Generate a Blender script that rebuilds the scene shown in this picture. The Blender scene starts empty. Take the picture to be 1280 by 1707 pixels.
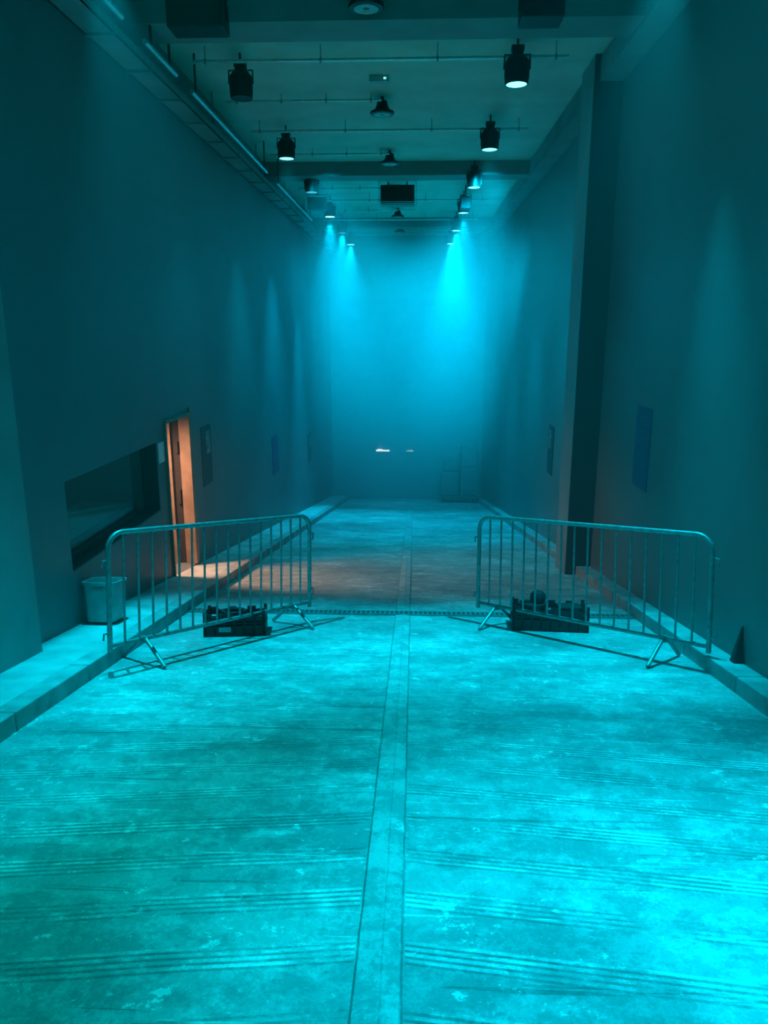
import bpy, bmesh, math, random
from mathutils import Vector, Matrix
random.seed(4)
S=bpy.context.scene
COL=S.collection
S.view_settings.view_transform='Standard'
SL=0.162
EYE=1.70
YE=27.6
CEIL=4.95
def fz(y): return -SL*y
TILT=math.atan(-SL)

# ---------------------------------------------------------------- materials
def newmat(name):
    m=bpy.data.materials.new(name); m.use_nodes=True
    nt=m.node_tree; b=nt.nodes['Principled BSDF']
    return m,nt,b
def simple(name,col,rough=0.6,metal=0.0,noise=0.0,scale=6.0,bump=0.0,emit=None,es=0):
    m,nt,b=newmat(name)
    b.inputs['Roughness'].default_value=rough
    b.inputs['Metallic'].default_value=metal
    if noise>0 or bump>0:
        tc=nt.nodes.new('ShaderNodeTexCoord')
        n=nt.nodes.new('ShaderNodeTexNoise'); n.inputs['Scale'].default_value=scale; n.inputs['Detail'].default_value=8
        nt.links.new(tc.outputs['Object'],n.inputs['Vector'])
        r=nt.nodes.new('ShaderNodeValToRGB')
        r.color_ramp.elements[0].position=0.3; r.color_ramp.elements[1].position=0.7
        r.color_ramp.elements[0].color=tuple(max(0,c*(1-noise)) for c in col)+(1,)
        r.color_ramp.elements[1].color=tuple(min(1,c*(1+noise)) for c in col)+(1,)
        nt.links.new(n.outputs['Fac'],r.inputs['Fac'])
        nt.links.new(r.outputs['Color'],b.inputs['Base Color'])
        if bump>0:
            bp=nt.nodes.new('ShaderNodeBump'); bp.inputs['Strength'].default_value=bump; bp.inputs['Distance'].default_value=0.01
            nt.links.new(n.outputs['Fac'],bp.inputs['Height']); nt.links.new(bp.outputs['Normal'],b.inputs['Normal'])
    else:
        b.inputs['Base Color'].default_value=tuple(col)+(1,)
    if emit:
        b.inputs['Emission Color'].default_value=tuple(emit)+(1,)
        b.inputs['Emission Strength'].default_value=es
    return m

def math_node(nt,op,a,b=None,c=None):
    n=nt.nodes.new('ShaderNodeMath'); n.operation=op
    for i,v in enumerate((a,b,c)):
        if v is None: continue
        if isinstance(v,(int,float)): n.inputs[i].default_value=v
        else: nt.links.new(v,n.inputs[i])
    return n.outputs[0]

def floor_material():
    m,nt,b=newmat('ramp_concrete')
    tc=nt.nodes.new('ShaderNodeTexCoord')
    sx=nt.nodes.new('ShaderNodeSeparateXYZ'); nt.links.new(tc.outputs['Object'],sx.inputs[0])
    X,Y=sx.outputs[0],sx.outputs[1]
    def noise(scale,detail=5,vec=None,rough=0.55):
        n=nt.nodes.new('ShaderNodeTexNoise'); n.inputs['Scale'].default_value=scale; n.inputs['Detail'].default_value=detail
        n.inputs['Roughness'].default_value=rough
        nt.links.new(vec or tc.outputs['Object'],n.inputs['Vector']); return n.outputs['Fac']
    def ramp(f,p0,p1,c0,c1):
        r=nt.nodes.new('ShaderNodeMapRange'); nt.links.new(f,r.inputs[0])
        r.inputs[1].default_value=p0; r.inputs[2].default_value=p1; r.inputs[3].default_value=c0; r.inputs[4].default_value=c1
        return r.outputs[0]
    def mapped(sx_,sy_,rz=0.0,loc=0.0):
        mp=nt.nodes.new('ShaderNodeMapping'); mp.inputs['Scale'].default_value=(sx_,sy_,1); mp.inputs['Rotation'].default_value=(0,0,rz)
        mp.inputs['Location'].default_value=(loc,loc*0.7,0)
        nt.links.new(tc.outputs['Object'],mp.inputs[0]); return mp.outputs[0]
    def mul(a,b): return math_node(nt,'MULTIPLY',a,b)
    def add(a,b): return math_node(nt,'ADD',a,b)
    ax=math_node(nt,'ABSOLUTE',add(X,0.10))
    v=add(Y,mul(ax,0.14))
    v=add(v,mul(noise(0.7,2),0.03))
    g=math_node(nt,'FRACT',math_node(nt,'DIVIDE',add(v,50.0),0.31))
    grp=math_node(nt,'LESS_THAN',g,0.40)
    fine=math_node(nt,'FRACT',mul(g,10.0))
    line=math_node(nt,'LESS_THAN',fine,0.42)
    away=math_node(nt,'GREATER_THAN',ax,0.085)
    edge=math_node(nt,'LESS_THAN',ax,2.12)
    zone=mul(mul(grp,away),edge)
    wear=ramp(noise(2.0,12,mapped(0.6,1.6,0,3.0),0.78),0.43,0.53,0.08,1.0)
    paler=ramp(noise(1.3,12,mapped(0.6,1.8,0,9.0),0.75),0.46,0.53,0.0,1.0)
    zone=mul(zone,wear)
    grv=mul(zone,line)
    rdg=mul(zone,math_node(nt,'SUBTRACT',1.0,line))
    broad=ramp(noise(0.9,6,mapped(1.0,1.3,0,2.5),0.6),0.38,0.64,0.74,1.12)
    pA=ramp(noise(2.0,15,mapped(0.9,1.1,0,5.0),0.82),0.48,0.53,0.76,1.03)
    pB=ramp(noise(7.0,15,None,0.85),0.50,0.55,0.82,1.06)
    pC=ramp(noise(1.3,15,mapped(0.9,2.0,0.05,8.0),0.80),0.55,0.59,0.0,0.13)
    scr=ramp(noise(1.4,8,mapped(0.5,14.0,0.10),0.6),0.64,0.655,0.0,0.20)
    scr2=ramp(noise(1.2,8,mapped(0.5,13.0,-0.10,4.0),0.6),0.63,0.65,1.0,0.60)
    spk=ramp(noise(5.0,10,mapped(1,1,0,7.0),0.75),0.615,0.63,0.0,0.32)
    spk2=ramp(noise(18.0,8,None,0.75),0.62,0.64,0.0,0.28)
    dots=ramp(noise(36.0,8,None,0.75),0.34,0.37,0.55,1.0)
    fine2=ramp(noise(70.0,10,None,0.9),0.40,0.60,0.82,1.14)
    val=mul(mul(mul(broad,pA),pB),0.50)
    val=mul(mul(val,fine2),scr2)
    val=add(add(val,scr),add(add(spk,spk2),pC))
    val=mul(val,dots)
    instrip=math_node(nt,'LESS_THAN',ax,0.075)
    stripv=mul(mul(ramp(noise(5,15,None,0.85),0.47,0.53,0.70,1.08),fine2),0.44)
    stripv=mul(add(stripv,mul(spk,0.6)),dots)
    mx=nt.nodes.new('ShaderNodeMix'); mx.data_type='FLOAT'
    nt.links.new(instrip,mx.inputs[0]); nt.links.new(val,mx.inputs[2]); nt.links.new(stripv,mx.inputs[3]); val=mx.outputs[0]
    val=mul(val,math_node(nt,'SUBTRACT',1.0,mul(grv,0.30)))
    val=mul(val,add(1.0,mul(rdg,mul(paler,0.60))))
    def seam(xc,w,k,vv):
        d=math_node(nt,'ABSOLUTE',math_node(nt,'SUBTRACT',add(X,mul(math_node(nt,'SUBTRACT',noise(3,8,None,0.8),0.5),0.025)),xc))
        return mul(vv,math_node(nt,'SUBTRACT',1.0,mul(math_node(nt,'LESS_THAN',d,w),k)))
    for xc,w,k in ((-0.176,0.005,0.35),(-0.090,0.003,0.22),(-0.024,0.004,0.35)):
        val=seam(xc,w,k,val)
    val=math_node(nt,'MINIMUM',val,0.85)
    cc=nt.nodes.new('ShaderNodeCombineColor')
    for i in range(3): nt.links.new(val,cc.inputs[i])
    nt.links.new(cc.outputs[0],b.inputs['Base Color'])
    h=add(mul(grv,-1.0),mul(noise(40,12,None,0.85),0.7))
    bp=nt.nodes.new('ShaderNodeBump'); bp.inputs['Strength'].default_value=0.6; bp.inputs['Distance'].default_value=0.005
    nt.links.new(h,bp.inputs['Height']); nt.links.new(bp.outputs['Normal'],b.inputs['Normal'])
    b.inputs['Roughness'].default_value=0.58
    return m
M_floor=floor_material()
M_walk=simple('walkway_concrete',(0.5,0.5,0.5),0.7,0,0.30,3.5,0.5)
M_kerb=simple('kerb_concrete',(0.36,0.36,0.36),0.7,0,0.32,5,0.5)
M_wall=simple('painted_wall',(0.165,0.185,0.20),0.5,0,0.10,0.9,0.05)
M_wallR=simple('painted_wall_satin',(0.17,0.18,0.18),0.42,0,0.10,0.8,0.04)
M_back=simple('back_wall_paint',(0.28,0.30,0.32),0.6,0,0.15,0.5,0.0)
M_pil=simple('pilaster_lit_tone',(0.30,0.30,0.30),0.6,0,0.10,1.8,0.04)  # paler than the walls: light on the pilasters put into the colour
M_shade=simple('pilaster_shade',(0.03,0.03,0.03),0.6,0,0.10,1.8,0.04)  # shade of the pilaster's camera-facing side put into the colour
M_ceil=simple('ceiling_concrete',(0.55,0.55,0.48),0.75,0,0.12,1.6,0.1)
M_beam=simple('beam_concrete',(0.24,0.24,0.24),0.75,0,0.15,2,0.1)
M_galv=simple('galvanised_steel',(0.30,0.31,0.31),0.42,0.5,0.25,22,0.05)
M_pipe=simple('conduit_metal',(0.6,0.6,0.6),0.35,0.5,0.1,10)
M_black=simple('black_housing',(0.012,0.012,0.013),0.5,0,0.2,12)
M_blackp=simple('black_plastic',(0.012,0.012,0.013),0.45,0,0.2,14)
M_white=simple('white_plastic',(0.38,0.38,0.37),0.5,0,0.18,8)
M_paper=simple('white_paper',(0.80,0.80,0.80),0.6,0,0.08,8)
M_wood=simple('orange_wood',(0.31,0.195,0.135),0.6,0,0.25,5)
M_darkw=simple('dark_gap',(0.03,0.02,0.02),0.8,0,0.1,5)
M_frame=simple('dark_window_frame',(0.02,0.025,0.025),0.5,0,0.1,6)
M_room=simple('side_room_paint',(0.10,0.08,0.07),0.7,0,0.1,2)
M_booth=simple('booth_paint',(0.14,0.17,0.17),0.7,0,0.1,2)
M_counter=simple('dark_counter',(0.30,0.32,0.32),0.4,0,0.1,3)
M_case=simple('flight_case_laminate',(0.16,0.17,0.18),0.6,0,0.2,4)
M_lensoff=simple('lens_unlit',(0.02,0.03,0.03),0.1,0,0.1,5)
def lens(es): return simple('lens_lit_%s'%es,(0.1,0.3,0.35),0.3,0,0,1,0,(0.10,0.80,1.0),es)
M_lens={}
M_glass=bpy.data.materials.new('window_glass'); M_glass.use_nodes=True
nt=M_glass.node_tree; nt.nodes.remove(nt.nodes['Principled BSDF'])
tr=nt.nodes.new('ShaderNodeBsdfTransparent'); tr.inputs[0].default_value=(0.85,0.9,0.9,1)
gl=nt.nodes.new('ShaderNodeBsdfGlossy'); gl.inputs['Roughness'].default_value=0.03
mx=nt.nodes.new('ShaderNodeMixShader'); mx.inputs[0].default_value=0.10; nt.links.new(tr.outputs[0],mx.inputs[1]); nt.links.new(gl.outputs[0],mx.inputs[2])
nt.links.new(mx.outputs[0],nt.nodes['Material Output'].inputs['Surface'])

# ---------------------------------------------------------------- geometry helpers
def add_box(bm,x0,x1,y0,y1,z0,z1,M=None):
    vs=[bm.verts.new(p) for p in ((x0,y0,z0),(x1,y0,z0),(x1,y1,z0),(x0,y1,z0),(x0,y0,z1),(x1,y0,z1),(x1,y1,z1),(x0,y1,z1))]
    for f in ((3,2,1,0),(4,5,6,7),(0,1,5,4),(1,2,6,5),(2,3,7,6),(3,0,4,7)): bm.faces.new([vs[i] for i in f])
    if M is not None: bmesh.ops.transform(bm,matrix=M,verts=vs)
    return vs
def slope_box(bm,x0,x1,y0,y1,b0,t0,b1,t1):
    vs=[bm.verts.new(p) for p in ((x0,y0,b0),(x1,y0,b0),(x1,y1,b1),(x0,y1,b1),(x0,y0,t0),(x1,y0,t0),(x1,y1,t1),(x0,y1,t1))]
    for f in ((3,2,1,0),(4,5,6,7),(0,1,5,4),(1,2,6,5),(2,3,7,6),(3,0,4,7)): bm.faces.new([vs[i] for i in f])
def add_tube(bm,pts,r,seg=10,closed=False):
    pts=[Vector(p) for p in pts]; n=len(pts); rings=[]
    prev=None
    for i,p in enumerate(pts):
        if closed: t=(pts[(i+1)%n]-pts[i-1]).normalized()
        elif i==0: t=(pts[1]-p).normalized()
        elif i==n-1: t=(p-pts[i-1]).normalized()
        else: t=((pts[i+1]-p).normalized()+(p-pts[i-1]).normalized()).normalized()
        if prev is None:
            a=Vector((0,0,1)) if abs(t.z)<0.9 else Vector((1,0,0))
            u=t.cross(a).normalized()
        else:
            u=(prev-t*prev.dot(t)).normalized()
        prev=u; w=t.cross(u)
        rings.append([bm.verts.new(p+r*(math.cos(2*math.pi*k/seg)*u+math.sin(2*math.pi*k/seg)*w)) for k in range(seg)])
    m=n if closed else n-1
    for i in range(m):
        A=rings[i];B=rings[(i+1)%n]
        for k in range(seg):
            bm.faces.new((A[k],A[(k+1)%seg],B[(k+1)%seg],B[k]))
    if not closed:
        bm.faces.new(rings[0][::-1]); bm.faces.new(rings[-1])
def lathe(bm,prof,seg=28,origin=(0,0,0),sq=1.0):
    o=Vector(origin); rings=[]
    def pt(r,k):
        a=2*math.pi*k/seg; c,s=math.cos(a),math.sin(a)
        return (math.copysign(abs(c)**sq,c)*r,math.copysign(abs(s)**sq,s)*r)
    for r,z in prof:
        rings.append([bm.verts.new(o+Vector((*pt(max(r,1e-4),k),z))) for k in range(seg)])
    for A,B in zip(rings,rings[1:]):
        for k in range(seg): bm.faces.new((A[k],A[(k+1)%seg],B[(k+1)%seg],B[k]))
    bm.faces.new(rings[0][::-1]); bm.faces.new(rings[-1])
def obj(name,bm,mat,parent=None,smooth=False,bevel=0,loc=None,**props):
    bmesh.ops.recalc_face_normals(bm,faces=bm.faces)
    me=bpy.data.meshes.new(name); bm.to_mesh(me); bm.free()
    if smooth:
        for p in me.polygons: p.use_smooth=True
    me.materials.append(mat)
    o=bpy.data.objects.new(name,me); COL.objects.link(o)
    if parent: o.parent=parent
    if loc: o.location=loc
    if bevel:
        md=o.modifiers.new('bev','BEVEL'); md.width=bevel; md.segments=2; md.limit_method='ANGLE'
    if smooth:
        md=o.modifiers.new('es','EDGE_SPLIT'); md.split_angle=math.radians(40)
    for k,v in props.items(): o[k]=v
    return o
def empty(name,loc,label,category,group=None):
    e=bpy.data.objects.new(name,None); COL.objects.link(e); e.location=loc; e.empty_display_size=0.2
    e['label']=label; e['category']=category
    if group: e['group']=group
    return e

# ---------------------------------------------------------------- shell
bm=bmesh.new()
prof=[(-2.37,0),(-0.178,0),(-0.172,0.008),(-0.10,0.016),(-0.03,0.008),(-0.024,0),(2.30,0)]
ys=[-3,0,5,10,15,20,25,YE]
grid=[[bm.verts.new((x,y,fz(y)+dz)) for x,dz in prof] for y in ys]
for a,b in zip(grid,grid[1:]):
    for k in range(len(prof)-1): bm.faces.new((a[k],a[k+1],b[k+1],b[k]))
low=[[bm.verts.new((x,y,fz(y)-0.3)) for x in (-2.37,2.30)] for y in ys]
for i in range(len(ys)-1):
    bm.faces.new((low[i][0],low[i+1][0],low[i+1][1],low[i][1]))
    bm.faces.new((grid[i][0],grid[i+1][0],low[i+1][0],low[i][0]))
    bm.faces.new((grid[i][-1],low[i][1],low[i+1][1],grid[i+1][-1]))
obj('floor',bm,M_floor,kind='structure')

def strip(name,x0,x1,h,mat,segs):
    bm=bmesh.new()
    for y0,y1 in segs:
        slope_box(bm,x0,x1,y0,y1,fz(y0)-0.3,fz(y0)+h,fz(y1)-0.3,fz(y1)+h)
    return obj(name,bm,mat,kind='structure',bevel=0.008)
def stones(a,b,step=1.0,gap=0.012):
    out=[];y=a
    while y<b-0.01:
        y1=min(y+step,b); out.append((y,y1-gap)); y=y1
    return out
strip('trim_1',-2.52,-2.37,0.125,M_kerb,stones(-3,YE))
strip('trim_2',-3.03,-2.52,0.118,M_walk,[(-3,YE)])
strip('trim_3',2.30,2.50,0.125,M_kerb,stones(-3,YE))

D0,D1=8.94,9.95   # doorway along the wall
bm=bmesh.new()
xl0,xl1=-3.33,-3.03
add_box(bm,xl0,xl1,-3,6.27,-1.6,CEIL)
add_box(bm,xl0,xl1,6.27,8.65,-2.0,-0.40)
add_box(bm,xl0,xl1,6.27,8.65,0.42,CEIL)
add_box(bm,xl0,xl1,8.65,D0,-2.2,CEIL)
add_box(bm,xl0,xl1,D0,D1,0.64,CEIL)
add_box(bm,xl0,xl1,D0,D1,-2.4,-1.46)
add_box(bm,xl0,xl1,D1,YE,-5,CEIL)
obj('wall_left',bm,M_wall,kind='structure')
bm=bmesh.new(); add_box(bm,-3.03,-2.90,-3,5.36,-1.0,CEIL); obj('trim_11',bm,M_pil,kind='structure')
bm=bmesh.new()
add_box(bm,2.50,2.8,-3,YE,-5,CEIL)
obj('wall_right',bm,M_wallR,kind='structure')
PY=10.2
bm=bmesh.new(); add_box(bm,2.15,2.50,PY+0.02,PY+0.72,-2.2,CEIL); obj('trim_9',bm,M_pil,kind='structure')
bm=bmesh.new(); add_box(bm,2.155,2.50,PY,PY+0.02,-1.9,CEIL); obj('trim_10',bm,M_shade,kind='structure')  # thin added panel carrying the painted shade of the pilaster's near side
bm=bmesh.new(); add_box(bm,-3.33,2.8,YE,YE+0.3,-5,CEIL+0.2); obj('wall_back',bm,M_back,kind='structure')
bm=bmesh.new(); add_box(bm,-3.33,2.8,-3.3,-3,-0.6,CEIL+0.2); obj('wall_front',bm,M_wall,kind='structure')
bm=bmesh.new(); add_box(bm,-3.33,2.8,-3,YE,CEIL,CEIL+0.2)
obj('ceiling',bm,M_ceil,kind='structure')
for i,yb in enumerate((8.35,16.0,23.6)):
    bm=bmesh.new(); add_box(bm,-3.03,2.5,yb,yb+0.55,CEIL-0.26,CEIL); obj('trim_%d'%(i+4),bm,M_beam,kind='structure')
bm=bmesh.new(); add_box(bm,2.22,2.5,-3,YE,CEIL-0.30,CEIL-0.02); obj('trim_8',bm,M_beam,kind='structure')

# side room behind the door
bm=bmesh.new()
add_box(bm,-5.4,-5.3,8.8,11.0,-1.5,1.3); add_box(bm,-5.3,-3.33,8.7,8.8,-1.5,1.3); add_box(bm,-5.3,-3.33,10.9,11.0,-1.5,1.3)
add_box(bm,-5.4,-3.33,8.7,11.0,1.3,1.4); add_box(bm,-5.4,-3.33,8.7,11.0,-1.56,-1.46)
obj('wall_side_room',bm,M_room,kind='structure')
# dim booth behind the window
bm=bmesh.new()
add_box(bm,-5.1,-5.0,5.8,8.66,-1.3,1.0); add_box(bm,-5.0,-3.33,5.7,5.8,-1.3,1.0); add_box(bm,-5.0,-3.33,8.66,8.69,-1.3,1.0)
add_box(bm,-5.1,-3.33,5.7,8.69,1.0,1.1); add_box(bm,-5.1,-3.33,5.7,8.69,-1.4,-1.3)
obj('wall_booth',bm,M_booth,kind='structure')
bm=bmesh.new(); add_box(bm,-4.0,-3.36,5.8,8.66,-0.36,-0.30); obj('trim_12',bm,M_counter,kind='structure')
bm=bmesh.new()
add_box(bm,-3.15,-3.00,D1-0.06,D1,-1.46,0.64)
add_box(bm,-3.36,-3.27,D1-0.06,D1,-1.46,0.64)
add_box(bm,-3.36,-3.00,D0,D0+0.03,-1.46,0.64)
add_box(bm,-3.36,-3.00,D0+0.03,D1-0.06,0.60,0.64)
add_box(bm,-3.03,-3.00,D1,D1+0.06,-1.50,0.70)
d=obj('door_1',bm,M_wood,kind='structure',bevel=0.004)
bm=bmesh.new(); add_box(bm,-3.27,-3.15,D1-0.03,D1,-1.46,0.60); add_box(bm,-3.22,-3.17,D1-0.08,D1-0.03,-0.6,-0.4); add_box(bm,-3.22,-3.17,D1-0.08,D1-0.03,0.1,0.25)
obj('jamb_gap',bm,M_darkw,parent=d)
bm=bmesh.new(); add_box(bm,-4.25,-3.42,D1-0.19,D1-0.14,-1.44,0.58)
obj('door_leaf',bm,M_wood,parent=d,bevel=0.003)
bm=bmesh.new(); add_box(bm,-3.54,-3.48,D1-0.26,D1-0.20,-0.42,-0.36); add_tube(bm,[(-4.12,D1-0.19,-0.42),(-4.12,D1-0.25,-0.42),(-4.0,D1-0.25,-0.42)],0.011)
obj('door_handle',bm,M_black,parent=d)
# window
bm=bmesh.new()
Y0,Y1,Z0,Z1=6.27,8.65,-0.40,0.42
for a in ((-3.22,-3.17,Y0,Y1,Z0,Z0+0.03),(-3.22,-3.17,Y0,Y1,Z1-0.03,Z1),(-3.22,-3.17,Y0,Y0+0.03,Z0,Z1),(-3.22,-3.17,Y1-0.03,Y1,Z0,Z1)):
    add_box(bm,*a)
add_box(bm,-3.22,-3.035,Y1-0.012,Y1,Z0,Z1)
add_box(bm,-3.22,-3.035,Y0,Y1,Z0,Z0+0.012)
w=obj('window_1',bm,M_frame,kind='structure')
bm=bmesh.new(); add_box(bm,-3.20,-3.194,Y0+0.03,Y1-0.03,Z0+0.03,Z1-0.03); obj('glass_pane',bm,M_glass,parent=w)

# ---------------------------------------------------------------- drainage channel
yd=7.42
e=empty('drain_grate',(0,yd,fz(yd)),'dark slotted metal drain grate set across the concrete ramp','drain')
e.rotation_euler=(TILT,0,0)
bm=bmesh.new()
add_box(bm,-2.36,2.29,-0.075,-0.055,-0.02,0.020); add_box(bm,-2.36,2.29,0.055,0.075,-0.02,0.020)
obj('channel_frame',bm,M_galv,parent=e)
bm=bmesh.new()
x=-2.35
while x<2.28:
    add_box(bm,x,x+0.022,-0.055,0.055,-0.015,0.019); x+=0.05
add_box(bm,-2.36,2.29,-0.006,0.006,-0.015,0.019)
obj('grate',bm,M_galv,parent=e)
bm=bmesh.new(); add_box(bm,-2.36,2.29,-0.055,0.055,-0.02,0.017); obj('channel_void',bm,M_darkw,parent=e)

# ---------------------------------------------------------------- crowd barriers
def barrier(p0,p1,label,ins=(0.30,0.24)):
    a=Vector((p0[0],p0[1],fz(p0[1]))); b=Vector((p1[0],p1[1],fz(p1[1])))
    L=(b-a).length; ux=(b-a).normalized(); up=Vector((0,SL,1)).normalized(); uy=up.cross(ux).normalized()
    M=Matrix((ux,uy,up)).transposed().to_4x4(); M.translation=a
    e=empty('crowd_barrier',(0,0,0),label,'barrier','steel crowd barriers on the ramp')
    e.matrix_world=M
    H=1.07;r=0.020;R=0.13;zb=0.20
    pts=[(0,0,0.15),(0,0,H-R)]
    for k in range(1,7):
        t=math.pi/2*k/6; pts.append((R-R*math.cos(t),0,H-R+R*math.sin(t)))
    for k in range(0,7):
        t=math.pi/2*k/6; pts.append((L-R+R*math.sin(t),0,H-R+R*math.cos(t)))
    pts.append((L,0,0.15))
    bm=bmesh.new(); add_tube(bm,pts,r,12); obj('frame',bm,M_galv,e,True)
    bm=bmesh.new(); add_tube(bm,[(0,0,zb),(L,0,zb)],0.018,10); obj('bottom_rail',bm,M_galv,e,True)
    N=17
    for i in range(1,N):
        x=L*i/N
        bm=bmesh.new(); add_tube(bm,[(x,0,zb),(x,0,H)],0.0095,8); obj('bar',bm,M_galv,e,True)
    for x in (ins[0],L-ins[1]):
        bm=bmesh.new()
        add_tube(bm,[(x,-0.27,0.018),(x,-0.03,zb+0.0),(x,0.03,zb+0.0),(x,0.27,0.018)],0.017,10)
        add_box(bm,x-0.02,x+0.02,-0.035,0.035,zb-0.03,zb+0.02)
        obj('foot',bm,M_galv,e,True)
    for x,s in ((0,-1),(L,1)):
        for z in (0.86,0.30):
            bm=bmesh.new()
            add_tube(bm,[(x,0,z),(x+s*0.05,0,z),(x+s*0.055,0,z-0.05)] if s<0 else [(x,0,z-0.03),(x+0.05,0,z-0.03),(x+0.055,0,z+0.03),(x,0,z+0.04)],0.008,8)
            obj('hook',bm,M_galv,e,True)
    return e
barrier((-2.31,5.22),(-1.03,7.02),'galvanised steel crowd barrier with vertical bars, beside the walkway kerb')
barrier((0.66,7.10),(2.31,5.50),'galvanised steel crowd barrier with vertical bars, reaching the narrow kerb',(0.24,0.36))

# ---------------------------------------------------------------- crates
def crate(loc,w,dp,h,rotz,label):
    e=empty('plastic_crate',loc,label,'crate')
    e.rotation_euler=(TILT,0,rotz)
    bm=bmesh.new()
    t=0.014
    add_box(bm,-w/2,w/2,-dp/2,dp/2,0,0.02)
    def wall(horizontal,s,length):
        n=max(4,int(length/0.09))
        def bx(u0,u1,z0,z1,th=t):
            c=s*((dp if horizontal else w)/2-th/2)
            if horizontal: add_box(bm,u0,u1,c-th/2,c+th/2,z0,z1)
            else: add_box(bm,c-th/2,c+th/2,u0,u1,z0,z1)
        bx(-length/2,length/2,0.0,h*0.42)
        bx(-length/2,length/2,h*0.62,h*0.80)
        bx(-length/2,length/2,h*0.50,h*0.54)
        for i in range(n+1):
            u=-length/2+i*(length-0.02)/n
            bx(u,u+0.02,0,h*0.8,t*1.6)
        for i in range(n):
            u=-length/2+i*length/n
            if i%2==0: bx(u,u+length/n*0.85,h*0.80,h*0.93)
    wall(True,1,w); wall(True,-1,w); wall(False,1,dp); wall(False,-1,dp)
    for sx in (-1,1):
        for sy in (-1,1):
            add_box(bm,w/2-0.03 if sx>0 else -w/2,w/2 if sx>0 else -w/2+0.03,dp/2-0.03 if sy>0 else -dp/2,dp/2 if sy>0 else -dp/2+0.03,0,h)
    obj('crate_body',bm,M_blackp,e)
    return e
c1=crate((-1.65,6.53,fz(6.53)),0.56,0.36,0.23,math.radians(8),'black lattice plastic crate with a pale label, behind a barrier')
bm=bmesh.new(); add_box(bm,-0.14,-0.03,-0.196,-0.190,0.05,0.09); obj('label',bm,M_white,c1)
c2=crate((1.33,6.93,fz(6.93)),0.72,0.40,0.25,math.radians(-5),'black crate with notched rim holding dark equipment, behind a barrier')
def coil(x,y,n,r0):
    e=empty('cable_coil',(x,y,fz(y)+0.022),'coil of thick black cable lying in a crate','cable','cable coils in the crates')
    e.rotation_euler=(TILT,0,0)
    bm=bmesh.new()
    for k in range(n):
        rr=r0-0.008*(k%3); add_tube(bm,[(rr*math.cos(a*math.pi/12),rr*math.sin(a*math.pi/12),0.02+0.032*k) for a in range(24)],0.016,8,True)
    obj('cable',bm,M_black,e,True)
coil(1.17,6.93,7,0.13); coil(-1.67,6.53,6,0.12)
e=empty('stage_lamp',(1.22,6.96,fz(6.96)+0.28),'small black round stage lamp resting on equipment in a crate','lamp')
bm=bmesh.new(); lathe(bm,[(0.0,-0.03),(0.06,-0.03),(0.075,0.0),(0.075,0.05),(0.05,0.08),(0,0.085)],20); obj('lamp_body',bm,M_black,e,True)
e=empty('battery_pack',(1.52,6.93,fz(6.93)+0.022),'black ribbed battery case standing in a crate','case')
e.rotation_euler=(TILT,0,0)
bm=bmesh.new(); add_box(bm,-0.11,0.11,-0.12,0.12,0,0.2)
for k in range(6): add_box(bm,-0.115,0.115,-0.1+k*0.035,-0.085+k*0.035,0.02,0.205)
obj('case_body',bm,M_black,e,bevel=0.006)
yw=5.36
e=empty('dark_wedge',(2.43,yw,fz(yw)+0.125),'dark pointed wedge shape standing upright against the wall','wedge')
e.rotation_euler=(TILT,0,0)  # dark tapering solid near the barrier's outer end
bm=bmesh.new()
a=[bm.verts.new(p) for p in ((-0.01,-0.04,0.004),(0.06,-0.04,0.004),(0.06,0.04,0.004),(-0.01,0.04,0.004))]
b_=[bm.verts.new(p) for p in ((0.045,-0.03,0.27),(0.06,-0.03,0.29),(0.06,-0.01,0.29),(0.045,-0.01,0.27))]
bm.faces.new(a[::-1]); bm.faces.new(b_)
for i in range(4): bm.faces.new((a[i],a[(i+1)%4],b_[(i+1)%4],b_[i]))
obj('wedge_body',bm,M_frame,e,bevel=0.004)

# ---------------------------------------------------------------- bin
yb=6.40
e=empty('waste_bin',(-2.835,yb,fz(yb)+0.118+0.022),'pale square tapered plastic tub standing on the raised walkway','bin')
e.rotation_euler=(TILT,0,0)
bm=bmesh.new()
lathe(bm,[(0,0),(0.125,0),(0.13,0.01),(0.152,0.34),(0.165,0.345),(0.165,0.37),(0.15,0.37),(0.145,0.34),(0.12,0.02),(0,0.02)],40,sq=0.35)
obj('bin_body',bm,M_white,e,True)
bm=bmesh.new(); add_box(bm,-0.05,0.05,-0.158,-0.142,0.29,0.32); obj('bin_handle',bm,M_white,e,bevel=0.004)

# ---------------------------------------------------------------- posters
M_pd=simple('dark_print',(0.02,0.03,0.035),0.5,0,0.3,6)
M_img=simple('pale_print',(0.22,0.24,0.24),0.5,0,0.85,14)
M_pb=simple('blue_print',(0.02,0.075,0.20),0.5,0,0.12,6)
M_pbt=simple('blue_print_text',(0.03,0.10,0.20),0.5,0,0.3,30)
def poster(x,y0,y1,zc,h,dark,label):
    w=y1-y0; s=1 if x<0 else -1
    e=empty('poster',(x,(y0+y1)/2,zc),label,'poster')
    bm=bmesh.new(); add_box(bm,-0.004,0.004,-w/2,w/2,-h/2,h/2)
    obj('poster_sheet',bm,M_pd if dark else M_pb,e)
    bm=bmesh.new(); 
    if dark: add_box(bm,min(s*0.004,s*0.006),max(s*0.004,s*0.006),-w*0.05,w*0.38,h*0.02,h*0.40)
    else:
        for k in range(9): add_box(bm,min(s*0.004,s*0.006),max(s*0.004,s*0.006),-w*0.36,w*(0.36-0.08*(k%3)),h*(0.36-0.08*k),h*(0.39-0.08*k))
    obj('poster_print',bm,M_img if dark else M_pbt,e)
poster(-3.025,10.50,11.00,-0.07,0.86,True,'tall dark printed poster with a paler picture on the wall')
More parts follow.
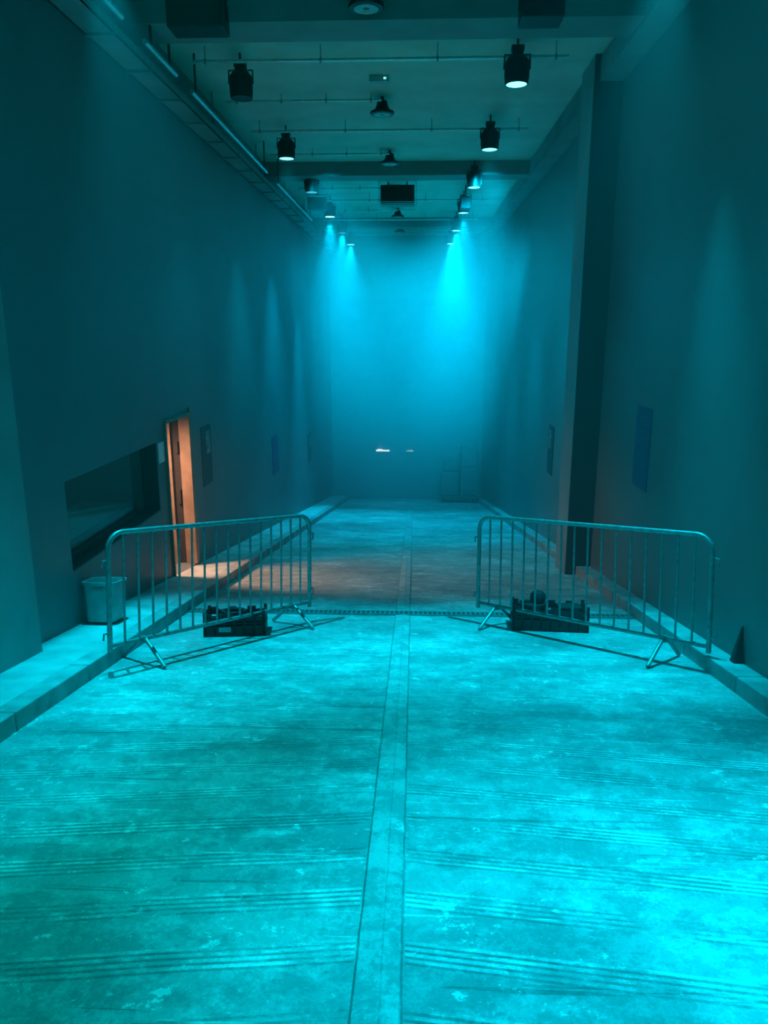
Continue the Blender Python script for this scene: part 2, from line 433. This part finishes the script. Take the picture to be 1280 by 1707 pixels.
poster(-3.025,15.8,16.45,-0.93,0.82,False,'tall blue printed poster on the painted wall')
poster(-3.025,21.2,21.8,-1.6,0.82,True,'tall dark printed poster on the hazy painted wall')
poster(2.495,13.45,13.95,-0.42,0.88,True,'tall dark printed poster with a paler picture beyond the pilaster')
poster(2.495,8.0,8.52,0.45,0.88,False,'tall blue printed poster on the satin painted wall')
bm=bmesh.new(); add_box(bm,-0.004,0.004,-0.10,0.10,-0.12,0.12)
o=obj('notice_sheet',bm,M_paper,loc=(-3.025,8.79,0.28)); o['label']='small white paper notice between the window and the doorway'; o['category']='notice'

# ---------------------------------------------------------------- ceiling fixtures
ZT=CEIL+0.01
def spotlight(x,y,zl,es,label):
    e=empty('spotlight',(x,y,zl),label,'spotlight','black ceiling spotlights along the hall')
    bm=bmesh.new()
    lathe(bm,[(0.118,0.012),(0.118,0.0),(0.132,0.0),(0.136,0.03),(0.136,0.20),(0.128,0.25),(0.10,0.285),(0.07,0.30),(0,0.30)],28)
    for k in range(14):
        a=2*math.pi*k/14; add_box(bm,0.125,0.142,-0.006,0.006,0.06,0.24,Matrix.Rotation(a,4,'Z'))
    obj('housing',bm,M_black,e,True)
    bm=bmesh.new()
    add_tube(bm,[(-0.145,0,0.16),(-0.145,0,0.31),(0.145,0,0.31),(0.145,0,0.16)],0.012,8)
    add_box(bm,-0.06,0.06,-0.05,0.05,0.28,0.36)
    obj('yoke',bm,M_black,e)
    bm=bmesh.new(); add_box(bm,-0.07,0.07,-0.05,0.05,0.34,0.40)
    add_tube(bm,[(0,0,0.38),(0,0,ZT-zl)],0.014,8)
    obj('mounting_clamp',bm,M_black,e)
    if es not in M_lens: M_lens[es]=lens(es) if es>0 else M_lensoff
    bm=bmesh.new(); lathe(bm,[(0,0.004),(0.117,0.004),(0.117,0.012),(0,0.012)],28); obj('lens',bm,M_lens[es],e)
    return e
def lamp(x,y,z,power,col,angle=66,blend=1.0,rad=0.06,aim=None):
    l=bpy.data.lights.new('spot_beam','SPOT'); l.energy=power; l.color=col; l.spot_size=math.radians(angle); l.spot_blend=blend
    l.shadow_soft_size=rad
    o=bpy.data.objects.new('spot_beam',l); COL.objects.link(o); o.location=(x,y,z)
    if aim: o.rotation_euler=Vector(aim).to_track_quat('-Z','Y').to_euler()
    return o
XR,XL=1.14,-2.14
ZL=EYE+2.75
FAR=(0.0,0.53,0.85); NEAR=(0.0,0.74,1.0); GRN=(0.0,0.90,0.85)
right=[(9.6,6,260,62),(12.8,5,600,62),(16.0,5,1500,60),(19.3,5,2600,50),(22.6,6,2000,46),(25.9,12,1700,60)]
left=[(10.0,0,130,62),(13.3,5,450,62),(16.4,0.6,1300,62),(19.8,14,3800,44),(23.0,0.6,1200,50),(26.0,12,1600,60)]
for y,es,p,a in right:
    spotlight(XR,y,ZL,es,'black cylindrical spotlight with glowing cyan lens hanging from the ceiling')
    lamp(XR,y,ZL-0.03,p,FAR if y>15 else NEAR,a)
for y,es,p,a in left:
    spotlight(XL,y,ZL,es,'black cylindrical spotlight with glowing cyan lens hanging from the ceiling' if es>4 else 'black cylindrical spotlight with a dark unlit lens hanging from the ceiling')
    lamp(XL,y,ZL-0.03,p,FAR if y>15 else NEAR,a)
# added tilted lamps without fixtures, brightening the thick haze at the end
lamp(1.5,15.0,ZL,17000,(0,0.50,0.80),46,1.0,0.3,(-0.08,1.0,-0.37))
lamp(-1.8,15.0,ZL,12000,(0,0.48,0.76),46,1.0,0.3,(0.09,1.0,-0.38))
# unseen lamps just above the view, plus added soft fill for the mid floor
lamp(2.05,6.95,ZL+0.4,2500,NEAR,44,0.9,0.01,(-0.16,-0.14,-1)); lamp(XR-0.4,4.2,ZL+0.2,420,NEAR,54,1.0,0.2); lamp(XR,2.3,ZL,2300,NEAR,54,1.0,0.05); lamp(XR,-0.6,ZL,400,NEAR)
lamp(1.9,4.2,ZL-1.0,90,NEAR,100,1.0,0.5,(0.5,0.3,-1))  # added soft glow for the right wall, hung below the rows without fixture
lamp(-2.65,6.95,ZL+0.4,2500,NEAR,44,0.9,0.01,(0.19,-0.15,-1)); lamp(-1.2,4.0,ZL,380,GRN,54,1.0,0.2); lamp(-1.9,2.0,ZL,480,GRN,54,1.0,0.05); lamp(-1.6,-0.6,ZL,500,GRN)
lamp(-2.25,3.8,ZL,1000,(0,0.70,1.0),42,1.0,0.05,(-0.08,0.0,-1))

def pend(y):
    z=EYE+3.02
    e=empty('ceiling_downlight',(-0.50,y,z),'small dark domed downlight with a pale ring on the ceiling','ceiling light','domed downlights along the ceiling')
    bm=bmesh.new(); lathe(bm,[(0.165,0.0),(0.175,0.01),(0.17,0.03),(0.12,0.05),(0.085,0.10),(0.07,0.17),(0.03,0.19),(0.02,ZT-z),(0,ZT-z)],28); obj('shade',bm,M_black,e,True)
    bm=bmesh.new(); lathe(bm,[(0.10,-0.006),(0.165,-0.006),(0.165,0.004),(0.10,0.004)],28); obj('rim_ring',bm,M_black,e)
    bm=bmesh.new(); lathe(bm,[(0,-0.004),(0.12,-0.012),(0.12,0.002),(0,0.002)],28); obj('diffuser',bm,M_white,e)
for y in (8.15,11.8,15.1,18.5,21.8,25.1): pend(y)

def conduit(x0,x1,y,z,r=0.022):
    e=empty('conduit_pipe',((x0+x1)/2,y,z),'thin grey metal conduit pipe fixed across the ceiling','pipe','conduit pipes across the ceiling')
    w=(x1-x0)/2
    bm=bmesh.new(); add_tube(bm,[(-w,0,0),(w,0,0)],r,10); obj('pipe',bm,M_pipe,e,True)
    n=4
    for i in range(n):
        x=-w+0.15+i*(2*w-0.3)/(n-1)
        bm=bmesh.new(); add_box(bm,x-0.012,x+0.012,-0.025,0.025,-0.025,0.025); add_box(bm,x-0.005,x+0.005,-0.005,0.005,0.02,ZT-z)
        obj('clamp',bm,M_beam,e)
for y in (9.75,12.95,16.9,19.5,22.8,26.2): conduit(-2.65,1.75,y,EYE+3.08)
for y in (11.6,14.9,18.3,21.6): conduit(-2.7,-0.5,y,EYE+3.15,0.018)

# cable tray along left wall
h=(YE-5.6)/2
e=empty('cable_tray',(-2.885,5.5+h,EYE+2.62),'long dark metal cable tray running along the top of the wall','cable tray')
bm=bmesh.new()
add_box(bm,-0.135,0.135,-h,h,0.0,0.012); add_box(bm,0.125,0.135,-h,h,0,0.09); add_box(bm,-0.135,-0.125,-h,h,0,0.09)
for k in range(int(2*h)): add_box(bm,-0.135,0.14,-h+k,-h+0.04+k,-0.025,0.10)
for k in range(0,int(2*h),3): add_box(bm,-0.01,0.01,-h+k,-h+0.02+k,0.0,CEIL-EYE-2.62)
obj('tray',bm,M_beam,e)
bm=bmesh.new()
for x in (-0.07,-0.02,0.03,0.08): add_tube(bm,[(x,-h,0.04),(x,h,0.04)],0.02,8)
obj('cable_bundle',bm,M_black,e)
for i,(y0,y1) in enumerate(((5.6,7.6),(8.2,9.2),(9.8,14.5),(15.5,20.5))):
    e=empty('metal_pipe',(-2.70,(y0+y1)/2,EYE+2.78),'straight shiny metal pipe running beside the cable tray','pipe','metal pipes along the cable tray')
    bm=bmesh.new(); hh=(y1-y0)/2; add_tube(bm,[(0,-hh,0),(0,hh,0)],0.028,12); obj('pipe',bm,M_pipe,e,True)
    for yy in (-hh+0.2,hh-0.2):
        bm=bmesh.new(); add_box(bm,-0.01,0.01,yy-0.015,yy+0.015,0,ZT-EYE-2.78); obj('hanger',bm,M_black,e)

def speaker(x,y,w,label='black box loudspeaker hanging from the ceiling'):
    z=EYE+2.72
    e=empty('loudspeaker',(x,y,z),label,'loudspeaker','black loudspeakers under the ceiling')
    bm=bmesh.new(); add_box(bm,-w/2,w/2,-0.15,0.15,0.01,0.28); obj('cabinet',bm,M_black,e,bevel=0.01)
    bm=bmesh.new(); add_box(bm,-w/2+0.02,w/2-0.02,-0.158,-0.15,0.02,0.26); obj('grille',bm,M_blackp,e)
    bm=bmesh.new(); add_tube(bm,[(-w/2-0.01,0,0.1),(-w/2-0.01,0,0.34),(w/2+0.01,0,0.34),(w/2+0.01,0,0.1)],0.01,8); add_tube(bm,[(0,0,0.34),(0,0,ZT-z)],0.015,8); obj('bracket',bm,M_black,e)
speaker(-2.06,7.85,0.52); speaker(1.12,7.75,0.38); speaker(-2.30,18.6,0.42); speaker(1.14,18.6,0.24)
z=EYE+2.58
e=empty('projector',(-0.40,17.3,z),'black projector in a wire cage hanging from the ceiling','projector')
bm=bmesh.new(); add_box(bm,-0.36,0.36,-0.25,0.25,0.06,0.42)
for k in range(8): add_box(bm,-0.33+k*0.02,-0.32+k*0.02,-0.255,-0.25,0.12,0.36)
obj('projector_body',bm,M_black,e,bevel=0.015)
bm=bmesh.new(); M=Matrix.Rotation(math.radians(90),4,'X'); lathe(bm,[(0,0),(0.07,0),(0.075,0.05),(0,0.05)],20); bmesh.ops.transform(bm,matrix=Matrix.Translation((0.18,-0.25,0.24))@M,verts=bm.verts); obj('projector_lens',bm,M_lensoff,e)
bm=bmesh.new()
for yy in (-0.29,0.29): add_tube(bm,[(-0.40,yy,0.0),(0.40,yy,0.0),(0.40,yy,0.48),(-0.40,yy,0.48)],0.010,6,True)
for xx in (-0.40,0.40):
    for zz in (0,0.48): add_tube(bm,[(xx,-0.29,zz),(xx,0.29,zz)],0.010,6)
add_tube(bm,[(-0.40,-0.29,0.08),(0.40,-0.29,0.08)],0.008,6)
obj('cage',bm,M_pipe,e)
for xx in (-0.2,0.2):
    bm=bmesh.new(); add_tube(bm,[(xx,0,0.42),(xx,0,ZT-z)],0.015,8); obj('hanger',bm,M_black,e)
e=empty('sensor_box',(-0.50,10.9,CEIL-0.085),'small pale sensor box fixed to the ceiling','sensor')
bm=bmesh.new(); add_box(bm,-0.13,0.13,-0.06,0.06,0,0.09); obj('box_body',bm,M_white,e,bevel=0.008)
bm=bmesh.new(); add_box(bm,0.06,0.09,-0.065,-0.06,0.03,0.05); obj('indicator',bm,simple('indicator',(0.1,0.5,0.5),0.4,0,0,1,0,(0.2,0.9,1),2),e)

# ---------------------------------------------------------------- far end
for x,w,zc,hh,st in ((-1.15,0.50,-2.62,0.06,2.2),(-0.15,0.26,-2.64,0.02,0.7)):
    g=simple('glow_%s'%st,(0.8,0.7,0.6),0.4,0,0,1,0,(1.0,0.95,0.9),st)
    e=empty('wall_lamp',(x,YE-0.06,zc),'slim glowing wall lamp on the end wall in haze','lamp','slim wall lamps on the end wall')
    bm=bmesh.new(); add_box(bm,-w/2-0.01,w/2+0.01,-0.03,0.06,-hh/2-0.01,hh/2+0.01); obj('lamp_body',bm,M_back,e)
    bm=bmesh.new(); add_box(bm,-w/2,w/2,-0.04,-0.03,-hh/2,hh/2); add_box(bm,-w/2+0.05,-w/2+0.25,-0.04,-0.03,hh/2,hh/2+0.03); obj('lamp_glow',bm,g,e)
ty=26.2
Mt=Matrix.Translation((1.62,ty,fz(ty)+0.0))@Matrix.Rotation(TILT,4,'X')
e=empty('loaded_trolley',(0,0,0),'dark flat trolley carrying equipment cases, dim in the haze','trolley'); e.matrix_world=Mt
bm=bmesh.new(); add_box(bm,-0.68,0.68,-0.45,0.45,0.16,0.22); obj('trolley_deck',bm,M_case,e)
for sx in (-0.55,0.55):
    for sy in (-0.35,0.35):
        bm=bmesh.new(); lathe(bm,[(0,-0.025),(0.08,-0.025),(0.08,0.025),(0,0.025)],16); bmesh.ops.transform(bm,matrix=Matrix.Translation((sx,sy,0.08))@Matrix.Rotation(math.pi/2,4,'Y'),verts=bm.verts); obj('wheel',bm,M_case,e)
def case(x,z,w,d,h):
    o=empty('equipment_case',(0,0,0),'dark flight case with edge strips, stacked on a trolley','case','equipment cases on the trolley')
    o.matrix_world=Mt@Matrix.Translation((x,0,z))
    bm=bmesh.new(); add_box(bm,-w/2,w/2,-d/2,d/2,0,h); obj('case_body',bm,M_case,o,bevel=0.06)
    bm=bmesh.new(); add_box(bm,-w/2-0.005,w/2+0.005,-d/2-0.005,d/2+0.005,h*0.68,h*0.72); obj('edge_strip',bm,M_case,o)
case(-0.34,0.225,0.64,0.8,0.85); case(0.34,0.225,0.64,0.8,1.0); case(-0.30,1.08,0.5,0.6,0.5); case(0.34,1.23,0.6,0.6,0.8)

def area(name,loc,dirv,e_,col,size,spread=180):
    l=bpy.data.lights.new(name,'AREA'); l.energy=e_; l.color=col; l.size=size; l.spread=math.radians(spread)
    o=bpy.data.objects.new(name,l); COL.objects.link(o); o.location=loc; o.rotation_euler=Vector(dirv).to_track_quat('-Z','Y').to_euler()
area('room_light',(-3.85,9.12,0.55),(1.0,0.30,-1.5),40,(1.0,0.55,0.33),0.4,115)
area('booth_fill',(-4.3,7.2,0.95),(-0.3,0.3,-1),5.0,(0.03,0.95,0.88),0.6)  # added fill to brighten the view through the window, no known lamp
for y,p in ((8.5,11),(16,15),(23,13)):  # added upward fill for the ceiling, floating mid-hall without any fixture
    l=bpy.data.lights.new('ceiling_fill','AREA'); l.shape='RECTANGLE'; l.size=3.0; l.size_y=6.5; l.energy=p; l.color=(0.0,0.9,0.80)
    o=bpy.data.objects.new('ceiling_fill',l); COL.objects.link(o); o.location=(-0.3,y,EYE+0.9); o.rotation_euler=(math.pi,0,0)

# ---------------------------------------------------------------- haze + camera
wd=bpy.data.worlds.new('World'); S.world=wd; wd.use_nodes=True
nt=wd.node_tree
nt.nodes['Background'].inputs[0].default_value=(0,0,0,1); nt.nodes['Background'].inputs[1].default_value=0
vs=nt.nodes.new('ShaderNodeVolumeScatter'); vs.inputs['Density'].default_value=0.007; vs.inputs['Anisotropy'].default_value=0.1
nt.links.new(vs.outputs[0],nt.nodes['World Output'].inputs['Volume'])
def haze(name,dens,y0,y1,top,label):
    m=bpy.data.materials.new(name); m.use_nodes=True; nt=m.node_tree
    for n in list(nt.nodes):
        if n.type=='BSDF_PRINCIPLED': nt.nodes.remove(n)
    vs=nt.nodes.new('ShaderNodeVolumeScatter'); vs.inputs['Density'].default_value=dens; vs.inputs['Anisotropy'].default_value=0.0
    nt.links.new(vs.outputs[0],nt.nodes['Material Output'].inputs['Volume'])
    bm=bmesh.new(); slope_box(bm,-3.02,2.49,y0,y1,fz(y0)+0.15,top,fz(y1)+0.15,top)
    o=obj(name,bm,m); o['kind']='stuff'; o['label']=label; o['category']='haze'
haze('stage_haze',0.21,22.0,YE-0.01,CEIL-0.5,'thick blue-lit stage haze filling the end of the hall')
haze('thin_haze',0.05,18.0,21.99,CEIL-0.7,'thin blue-lit stage haze drifting down the hall')

cam=bpy.data.cameras.new('camera'); co=bpy.data.objects.new('camera',cam); COL.objects.link(co); S.camera=co
co.location=(0,0,EYE); cam.sensor_fit='VERTICAL'; cam.sensor_height=24; cam.lens=24*1250/1707
co.rotation_euler=(math.radians(90-13.6),0,math.radians(2.3)); cam.clip_end=200
